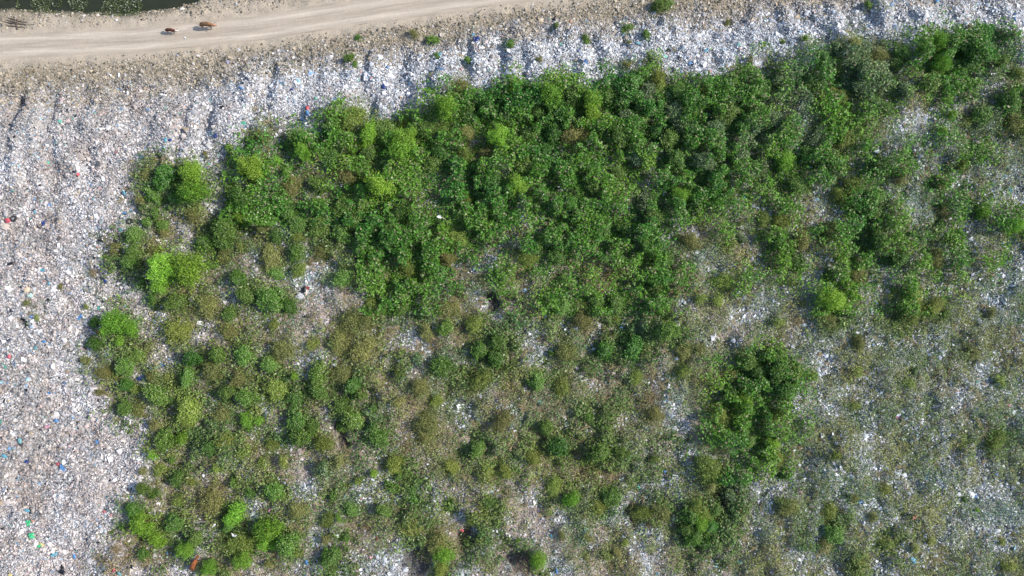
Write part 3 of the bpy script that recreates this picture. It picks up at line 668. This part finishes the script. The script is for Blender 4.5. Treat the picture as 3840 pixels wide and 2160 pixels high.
for (px_, py_, r_, c_) in SP:
    x_, y_, z_ = at(px_, py_)
    # the crown stands above the ground: shift the foot so that the crown's middle is where it was read
    top = r_*.8; k_ = (CAM_H-z_-top)/(CAM_H-z_); x_ *= k_; y_ *= k_
    z_ = float(height(np.array([x_]), np.array([y_]))[0])
    r_ *= {'o': 1.15, 'l': 1.12, 'b': 1.1}.get(c_, 1.0)
    big = r_ > .95
    fol, st = PROTO[c_][0 if big else 1][bi % (5 if big else 4)]
    root = bpy.data.objects.new(NM[c_][0], None); COL.objects.link(root); root.empty_display_size = .3
    sc = r_/(1.4 if big else .7)*1.08
    root.location = (x_, y_, z_); root.rotation_euler = (0, 0, random.uniform(0, 6.28)); root.scale = (sc*random.uniform(.8, 1.2), sc*random.uniform(.8, 1.2), sc*random.uniform(.8, 1.15)*(1.2 if c_ == 'b' else .8 if (c_ in 'gGt' and py_ < 1180 and px_ > 1000) else 1))
    link('foliage', fol, root); link('stems', st, root)
    size = 'large' if r_ > 1.35 else ('small' if r_ < .85 else 'medium')
    later(root, px_, py_, f"{size} {NM[c_][1]}", 'bush', {'b': 'lime green bushes', 'l': 'yellow-green bushes', 'o': 'olive bushes'}.get(c_, 'leafy bushes of the thicket'))
    bi += 1
for i, (px_, py_, s_, k_) in enumerate(TUSS):
    x_, y_, z_ = at(px_, py_); fol, st = TUS[k_]
    root = bpy.data.objects.new('dry_tussock', None); COL.objects.link(root)
    root.location = (x_, y_, z_+.02); root.rotation_euler = (0, 0, random.uniform(0, 6.28)); root.scale = (s_, s_, s_*.9)
    link('foliage', fol, root); link('stalks', st, root)
    later(root, px_, py_, ('big' if s_ > 1.15 else 'small')+' straw-coloured tussock', 'tussock', 'dry tussocks')

# tall feathery shrub at the bottom, plumes leaning up the picture from one foot
def plume_shrub():
    rg = np.random.default_rng(55); parts = []; LP = []
    for k in range(34):
        an = rg.uniform(1.1, 2.6); L = rg.uniform(1.6, 3.4); e0 = rg.uniform(.35, 1.0)
        dv = Vector((math.cos(an)*math.cos(e0), math.sin(an)*math.cos(e0), math.sin(e0)))
        p0 = Vector((rg.normal(0, .12), rg.normal(0, .12), -.1)); p1 = p0+dv*L*.5; p2 = p0+dv*L+Vector((0, 0, -.15*L))
        parts.append(tube([p0, p1, p2], [.035, .022, .007], 5))
        for q in range(110):
            t = rg.uniform(.4, 1.02); c = p0+(p2-p0)*t; LP.append((c.x+rg.normal(0, .10), c.y+rg.normal(0, .10), c.z+rg.normal(.04, .09)))
    V, F = joinq(parts); st = mk('stems', V, F, M_STRAW)
    LP = np.array(LP); V, F = leaves(LP, rg.uniform(.08, .17, len(LP)), .35)
    return mk('foliage', V, F, M_LEAF, pal_col('l', len(LP))), st
fol, st = plume_shrub()
x_, y_, z_ = at(1562, 2015)
root = bpy.data.objects.new('feathery_shrub', None); COL.objects.link(root); root.location = (x_, y_, z_)
link('foliage', fol, root); link('stems', st, root)
tag(root, 'tall feathery yellow-green shrub leaning from its foot, pale stems showing below', 'shrub')

# shadow by the road modelled as branches, and long stalks at the bottom left
def branches(name, px_, py_, spec, m, label, cat):
    x_, y_, z_ = at(px_, py_); parts = []
    root = bpy.data.objects.new(name, None); COL.objects.link(root); root.location = (x_, y_, z_)
    for pts, rr in spec:
        P = []
        for i, (u_, v_) in enumerate(pts):
            wx, wy, wz = at(u_, v_); P.append((wx-x_, wy-y_, wz-z_+.08+.10*math.sin(i*1.9)))
        V, F = tube(P, [rr*(1-.6*i/(len(P)-1)) for i in range(len(P))], 5)
        link('branch', mk('branch', V, F, m, smooth=True), root)
    tag(root, label, cat)
branches('branching_shadow', 66, 90, [([(67, 112), (66, 95), (68, 70)], .11), ([(66, 78), (48, 72), (30, 68), (15, 63)], .08), ([(66, 86), (45, 80), (24, 75)], .07),
  ([(66, 90), (45, 88), (25, 84), (6, 80)], .09), ([(67, 99), (50, 99), (30, 97), (20, 92)], .08), ([(67, 80), (85, 82), (104, 86)], .06), ([(68, 90), (90, 91), (102, 94), (128, 92)], .07),
  ([(67, 104), (84, 101), (98, 106)], .06), ([(40, 88), (46, 94)], .03), ([(88, 84), (110, 80)], .03)], M_SHADOW, 'dark branching shadow modelled as flat branches beside the dirt road', 'branches')
branches('dry_branches', 600, 2110, [([(635, 2155), (620, 2120), (590, 2090), (560, 2078)], .05), ([(632, 2150), (600, 2115), (565, 2100)], .05), ([(630, 2152), (618, 2130), (606, 2100), (600, 2075)], .045),
  ([(628, 2140), (590, 2128), (560, 2122)], .035), ([(612, 2110), (580, 2078), (548, 2085)], .035), ([(600, 2100), (612, 2080), (605, 2068)], .03)], M_STRAW, 'long pale bare branches splayed over the litter at the bottom left', 'branches')
branches('creeper_stalks', 1610, 2070, [([(1575, 2010), (1600, 2040), (1618, 2080), (1622, 2120), (1610, 2150)], .045), ([(1580, 2012), (1605, 2030), (1650, 2045)], .035), ([(1590, 2015), (1585, 2050), (1600, 2095), (1635, 2140)], .035),
  ([(1620, 2070), (1600, 2100), (1592, 2140)], .03)], M_STRAW, 'thin bare stalks trailing down from the feathery shrub', 'stalks')
branches('grey_plank', 280, 1415, [([(262, 1420), (285, 1408), (296, 1402)], .11)], flat('grey_wood', (.42, .40, .38), .8), 'pale grey pole lying on the white litter at the left', 'pole')

# ------------------------------------------------------------ cattle
def skin_obj(name, verts, edges, radii, m, parent, sub=2):
    me = bpy.data.meshes.new(name); me.from_pydata(verts, edges, [])
    o = link(name, me, parent); me.materials.append(m)
    sk = o.modifiers.new('skin', 'SKIN'); sk.use_smooth_shade = True
    for i, r_ in enumerate(radii): me.skin_vertices[0].data[i].radius = r_ if isinstance(r_, tuple) else (r_, r_)
    me.skin_vertices[0].data[0].use_root = True
    ss = o.modifiers.new('sub', 'SUBSURF'); ss.levels = sub; ss.render_levels = sub
    return o
def hide_mat(name, a_, b_, thr=.62, head=None):
    def f(n):
        tc = N(n, 'ShaderNodeTexCoord'); no = N(n, 'ShaderNodeTexNoise', i_Scale=2.4, i_Detail=2.0); n.links.new(tc.outputs['Object'], no.inputs['Vector'])
        cr = N(n, 'ShaderNodeMapRange', i_1=thr, i_2=thr+.05); n.links.new(no.outputs[0], cr.inputs[0])
        c = mixc(n, cr.outputs[0], a_, b_)
        if head:
            sx = N(n, 'ShaderNodeSeparateXYZ'); n.links.new(tc.outputs['Object'], sx.inputs[0])
            hr = N(n, 'ShaderNodeMapRange', i_1=.98, i_2=1.04); n.links.new(sx.outputs[0], hr.inputs[0])
            c = mixc(n, hr.outputs[0], c, head)
        return princ(n, c, .75, None, .2).outputs[0]
    return mat(name, f)
M_HORN = flat('horn', (.30, .25, .19), .5)
def cow(px_, py_, ang, m, label, s=1.0, headdown=.25, lying=False):
    x_, y_, z_ = at(px_, py_)
    root = bpy.data.objects.new('cow', None); COL.objects.link(root)
    root.location = (x_, y_, z_-(.55*s if lying else 0)+.03); root.rotation_euler = (0, 0, ang); root.scale = (s, s*(.72 if py_ < 500 else .95), s)
    V = [(-.75, 0, 1.12), (-.3, 0, 1.08), (.15, 0, 1.06), (.55, 0, 1.12), (.85, 0, 1.2-headdown*.4), (1.08, 0, 1.22-headdown), (1.38, .03, 1.0-headdown)]
    E = [(i, i+1) for i in range(6)]
    Rr = [(.26, .27), (.33, .34), (.36, .37), (.27, .33), (.15, .21), (.135, .14), (.075, .08)]
    def leg(at_i, pts, rs):
        p = at_i
        for q, r_ in zip(pts, rs): V.append(q); E.append((p, len(V)-1)); Rr.append(r_); p = len(V)-1
    st = (.10, -.08)
    for i, sy in enumerate((-1, 1)):
        leg(0, [(-.72, sy*.2, .78), (-.66+st[i], sy*.22, .62), (-.82+st[i], sy*.2, .38), (-.76+st[i]*1.6, sy*.2, .06)], [(.15, .16), (.10, .10), (.055, .055), (.06, .06)])
        leg(3, [(.52, sy*.2, .74), (.52-st[i], sy*.2, .42), (.52-st[i]*1.4, sy*.2, .06)], [(.12, .12), (.06, .06), (.06, .06)])
    V += [(1.04, .22, 1.24-headdown), (1.04, -.22, 1.24-headdown)]; Rr += [(.05, .03)]*2; E += [(5, len(V)-2), (5, len(V)-1)]   # ears
    V += [(.42, 0, 1.45)]; Rr += [(.12, .10)]; E += [(3, len(V)-1)]                                                                  # shoulder hump
    skin_obj('body', V, E, Rr, m, root)
    skin_obj('tail', [(-.98, 0, 1.2), (-1.1, .02, .95), (-1.06, .05, .5)], [(0, 1), (1, 2)], [.035, .025, .05], m, root, 1)
    for sy in (-1, 1):
        V_, F_ = tube([(1.1, sy*.09, 1.32-headdown), (1.16, sy*.27, 1.42-headdown), (1.36, sy*.34, 1.52-headdown), (1.58, sy*.25, 1.6-headdown)], [.045, .04, .028, .01], 7)
        link('horn', mk('horn', V_, F_, M_HORN, smooth=True), root)
    tag(root, label, 'cow')
M_RED = hide_mat('dark_red_hide', (.13, .048, .03), (.16, .065, .04), .6, (.72, .66, .60))
M_TAN = hide_mat('tan_hide', (.24, .125, .065), (.30, .17, .09), .6, (.42, .22, .14))
M_BRN = hide_mat('brown_hide', (.27, .09, .035), (.10, .05, .03), .58)
cow(648, 121, math.radians(-6), M_RED, 'dark red-brown cow with a white face walking right on the dirt road', .8)
cow(784, 103, math.radians(-4), M_TAN, 'larger tan cow with long horns walking right along the dirt road', 1.05)
cow(738, 2108, math.radians(66), M_BRN, 'rusty brown cow standing between bushes at the bottom of the litter', .95, .5)
cow(380, 1246, math.radians(-12), M_BRN, 'small rusty brown calf resting in the shade left of a lime tree', .6, .6, True)

# ------------------------------------------------------------ rubbish one can pick out
BC = {'blue': (.06, .25, .56), 'navy': (.025, .05, .20), 'cyan': (.10, .42, .56), 'teal': (.12, .38, .40), 'green': (.02, .60, .22), 'seagreen': (.12, .50, .36), 'red': (.62, .05, .08), 'pink': (.75, .35, .42), 'magenta': (.50, .10, .42),
      'white': (.86, .86, .88), 'beige': (.66, .56, .44), 'yellow': (.75, .62, .22), 'orange': (.70, .30, .18), 'black': (.02, .02, .028), 'cream': (.82, .72, .60), 'lilac': (.42, .42, .66), 'mint': (.62, .85, .76)}
M_BAG = {k: flat('bag_'+k, tuple(.82*q+.06 if k not in ('black', 'white', 'navy') else q for q in c), .4, .3, 5., .5, .4) for k, c in BC.items()}
def bag_mesh(col_, seed):
    import bmesh
    rg = random.Random(seed); bm = bmesh.new(); bmesh.ops.create_icosphere(bm, subdivisions=3, radius=.5)
    lob = [(Vector((rg.gauss(0, 1), rg.gauss(0, 1), rg.gauss(0, .6))).normalized(), rg.uniform(.25, .7)) for _ in range(7)]
    crs = [Vector((rg.gauss(0, 1), rg.gauss(0, 1), rg.gauss(0, 1)))*7 for _ in range(4)]
    for v in bm.verts:
        n_ = v.co.normalized(); k = .62
        for l_, a_ in lob: k += a_*max(0, n_.dot(l_)-.45)*1.3
        for c_ in crs: k += .09*abs(math.sin(n_.dot(c_)))
        v.co = Vector((n_.x*.62*k, n_.y*.5*k, max(n_.z, -.35)*.36*k+.1))
    for f in bm.faces: f.smooth = rg.random() < .5
    me = bpy.data.meshes.new('bag'); bm.to_mesh(me); bm.free(); me.materials.append(M_BAG[col_]); return me
def sheet_mesh(col_, seed):
    rg = np.random.default_rng(seed); k = 13; u = np.linspace(-.5, .5, k); U, Vv = np.meshgrid(u, u)
    ph = rg.uniform(0, 6, 6)
    X_ = U*(1+.25*np.sin(Vv*5+ph[0]))+.08*np.sin(Vv*9+ph[1]); Y_ = Vv*.7*(1+.3*np.sin(U*5+ph[2]))+.06*np.sin(U*11+ph[3])
    Z_ = .12+.06*np.sin(U*14+ph[4]+Vv*6)+.05*np.sin(Vv*17+ph[5]-U*5)+rg.normal(0, .012, U.shape)
    I = np.arange(k*k).reshape(k, k); F_ = np.stack([I[:-1, :-1], I[:-1, 1:], I[1:, 1:], I[1:, :-1]], -1).reshape(-1, 4)
    V_ = np.stack([X_.ravel(), Y_.ravel(), Z_.ravel()], 1)
    return mk('sheet', V_, F_, M_BAG[col_])
ITEMS = """229 457 seagreen bag .5;622 526 cyan bag .55;640 524 navy bag .5;811 509 navy bag .6;906 332 blue bag .5;790 376 teal sheet .55;261 22 white sheet .75;481 352 white bag .45;695 142 white sheet .28;447 285 white bag .4;857 233 lilac sheet .5
1381 293 white sheet 1.4;1454 252 blue bag .4;1656 260 blue sheet .7;1653 205 cyan sheet .6;1155 406 red bag .65;1155 428 blue bag .6;1135 447 blue bag .5;1185 371 seagreen bag .4;1439 328 navy bag .7;1060 313 cyan sheet .5;1096 335 navy bag .4;1258 375 blue sheet .5;1343 298 teal sheet .6;1791 153 navy sheet 1.1;1656 132 beige lid .55;1776 129 cyan sheet .5;1730 261 red bag .3
2393 164 cyan bag .5;2196 235 blue sheet .8;2132 324 blue sheet .5;2102 168 seagreen bag .4;2645 194 cyan sheet .7;2589 238 blue bag .55;2772 170 seagreen bag .4;2867 80 teal sheet .5;2140 80 orange bag .35
3338 22 blue bag .65;3515 6 blue bag .5;3802 73 blue bag .45;3620 56 white sheet .7;3597 123 navy bag .6;3397 34 beige bag .45;3666 102 blue sheet .6
34 827 red bag .75;56 821 tyre tyre .75;489 831 tyre tyre .7;296 655 red bag .45;470 728 cyan bag .5;187 769 blue sheet .6;135 794 cyan sheet .5;168 834 navy sheet .7;164 1013 cyan sheet .6;395 1051 navy bag .6;453 861 teal sheet .6;41 989 black bag .7;186 1062 cyan bag .4;293 724 beige sheet .9;468 799 blue bag .4;389 674 white bag .6;366 720 beige tyre .6
3723 693 cyan bag .6;3784 715 teal sheet .8;117 1108 mint sheet .75;102 1168 cream sheet .6;119 1186 blue sheet .6;123 1205 white bag .5;302 1190 blue sheet .8;22 1374 seagreen sheet .8;39 1337 red bag .5;205 1374 white bag .7;168 1281 blue bag .5;134 1305 teal bag .5;186 1475 blue sheet .6;216 1577 blue bag .6;183 1600 pink bag .6;537 1416 blue sheet 1.0;526 1420 navy bag .7;548 1402 blue bag .5;570 1386 cyan sheet .8;611 1369 blue sheet .7;590 1377 cyan bag .5;570 1177 yellow ring .55
1420 1266 beige bag .5;1459 1335 white sheet .7;969 1365 white sheet .5;1151 1080 red sheet .8;1148 1092 cream bag .75;1141 1083 black bag .7;3523 1263 white bag .6;3346 1319 white sheet .7;3780 1522 red bag .4;3366 1565 pink sheet .7;3413 1516 blue bag .4;2915 1141 white bag .6;2956 1146 white bag .35
110 1961 green sheet .85;126 1953 orange bag .4;119 2002 green bag .55;125 2012 green bag .5;149 2047 green bag .5;160 2041 yellow bag .55;239 1754 blue sheet .85;218 1739 red bag .5;19 1709 cyan bag .65;102 1730 navy bag .55;78 1650 teal bag .6;104 1911 cyan bag .55;281 2082 blue bag .55;209 2077 cyan sheet .8;430 2136 red bag .5;490 2127 black sheet .8;235 2136 black sheet 1.1;451 2151 teal bag .5;39 2155 yellow bag .5;391 1918 red bag .4;369 1654 blue sheet .6;484 1989 pink bag .4;630 2075 blue bag .4
1152 2106 blue bag .65;1415 2017 red sheet .6;1733 1988 red bag .45;1446 1670 white lid .45;1459 2149 white lid .4;1014 1911 pink bag .4;1292 1859 cyan bag .4;1389 2088 pink bag .45;2490 1765 blue bag .6;2194 1989 teal sheet .75;2067 2008 cyan bag .5;2186 2058 red bag .35;2777 1806 navy bag .6;2773 2105 teal bag .6;2462 2151 cyan bag .4;2090 2140 blue bag .5
2999 1844 magenta bag .85;3432 1937 orange sheet .95;3422 2097 cyan bag .85;3225 1881 blue sheet .7;3652 1862 blue bag .5;3510 1668 navy bag .6;3050 2056 blue bag .5;3704 1704 tyre tyre .6"""  # black bag by the red sheet and cream bag stands in for their shadow
M_TYRE = flat('tyre_rubber', (.045, .045, .05), .8); M_RIM = flat('rim_metal', (.35, .33, .31), .6)
def ring_mesh(ro, ri, hgt_, m, name):
    seg = 28; prof = [(ro, -.4), (ro, .4), (ro*.88, .5), (ri, .35), (ri, -.35), (ro*.88, -.5)]; V_ = []; F_ = []
    for i in range(seg):
        an = 2*math.pi*i/seg
        for r_, h_ in prof: V_.append((r_*math.cos(an), r_*math.sin(an), h_*hgt_+hgt_*.5))
    k = len(prof)
    for i in range(seg):
        for j in range(k): F_.append((i*k+j, ((i+1) % seg)*k+j, ((i+1) % seg)*k+(j+1) % k, i*k+(j+1) % k))
    return mk(name, V_, F_, m, smooth=False)
WORD = {'seagreen': 'sea-green', 'navy': 'navy blue', 'blue': 'bright blue', 'cream': 'cream', 'beige': 'beige'}
ii = 0  # navy bag near the biggest white sheet stands in for a dark hole
for e_ in ITEMS.replace('\n', ';').split(';'):
    q = e_.split(); px_, py_, c_, ty, s_ = float(q[0]), float(q[1]), q[2], q[3], float(q[4]); ii += 1
    x_, y_, z_ = at(px_, py_)
    if ty == 'bag': o = link('plastic_bag', bag_mesh(c_, ii)); o.scale = (s_*.74, s_*.56, s_*.7); nn, cat, gr = f"crumpled {WORD.get(c_, c_)} bag", 'bag', 'plastic bags on the litter'
    elif ty == 'sheet': o = link('plastic_sheet', sheet_mesh(c_, ii)); o.scale = (s_*.95, s_*.85, s_*.8); nn, cat, gr = f"torn {WORD.get(c_, c_)} sheet", 'plastic sheet', 'plastic sheets on the litter'
    elif ty == 'lid': o = link('round_lid', ring_mesh(.5, .03, .12, M_BAG[c_], 'lid')); o.scale = (s_,)*3; nn, cat, gr = f"round {c_} lid", 'lid', 'round lids'
    else:
        o = bpy.data.objects.new('tyre' if ty == 'tyre' else 'hoop', None); COL.objects.link(o); o.scale = (s_,)*3
        if c_ == 'tyre': link('rubber', ring_mesh(.52, .27, .3, M_TYRE, 'rubber'), o); nn = 'dark rubber tyre'
        else: link('rubber', ring_mesh(.5, .34, .16, M_BAG[c_], 'rubber'), o); nn = f'{c_} dusty ring'
        cat, gr = 'tyre', 'old tyres and rings'
    o.location = (x_, y_, z_+.10); o.rotation_euler = (random.uniform(-.2, .2), random.uniform(-.2, .2), random.uniform(0, 6.28))
    later(o, px_, py_, nn+' lying', cat, gr)

# ------------------------------------------------------------ birds
M_WB = flat('white_feather', (.85, .85, .82), .6); M_BB = flat('black_feather', (.02, .02, .022), .5); M_BEAK = flat('beak', (.55, .38, .08), .5)
def bird(px_, py_, m, label, h=0., ang=0, wings=False):
    x_, y_, z_ = at(px_, py_)
    if h: k = (CAM_H-z_-h)/(CAM_H-z_); x_ *= k; y_ *= k
    root = bpy.data.objects.new('bird', None); COL.objects.link(root); root.location = (x_, y_, z_+h); root.rotation_euler = (0, 0, ang); root.scale = (1.25,)*3
    V = [(-.22, 0, .16), (-.05, 0, .2), (.1, 0, .24), (.17, 0, .33), (.22, 0, .36)]; E = [(0, 1), (1, 2), (2, 3), (3, 4)]; Rr = [(.03, .015), (.085, .08), (.07, .07), (.035, .035), (.04, .04)]
    for sy in (-1, 1): V += [(-.02, sy*.05, .08), (0, sy*.05, .0)]; k = len(V); E += [(1, k-2), (k-2, k-1)]; Rr += [(.014, .014)]*2
    skin_obj('body', V, E, Rr, m, root)
    V_, F_ = tube([(.25, 0, .36), (.34, 0, .34)], [.016, .003], 5); link('beak', mk('beak', V_, F_, M_BEAK), root)
    for sy in (-1, 1):
        sp = .34 if wings else .10
        P = [(.08, sy*.05, .26), (.0, sy*sp, .27), (-.2, sy*sp*.8, .22), (-.12, sy*.04, .2), (.02, sy*.05, .29)]
        F_ = [(0, 1, 4), (1, 2, 4), (2, 3, 4), (3, 0, 4), (0, 3, 1), (3, 2, 1)]
        link('wing', mk('wing', P, F_, m), root)
    tag(root, label, 'bird')
bird(581, 1036, M_WB, 'left one of two white egrets on the lime green bushes', 1.9, 1)
bird(597, 1035, M_WB, 'right one of two white egrets on the lime green bushes', 1.9, .2)
bird(877, 2003, M_WB, 'left one of two white egrets among bushes near the bottom', 1.5, 2)
bird(886, 2006, M_WB, 'right one of two white egrets among bushes near the bottom', 1.5, .5)
bird(806, 1967, M_WB, 'lone white egret on dark litter between bushes near the bottom', .6, 4)
bird(1152, 1186, M_BB, 'black crow with spread wings on the litter clearing', .1, 1.6, True)
bird(384, 902, M_BB, 'small black crow on the pale litter left of the thicket', .05, 1.2, True)
settle()
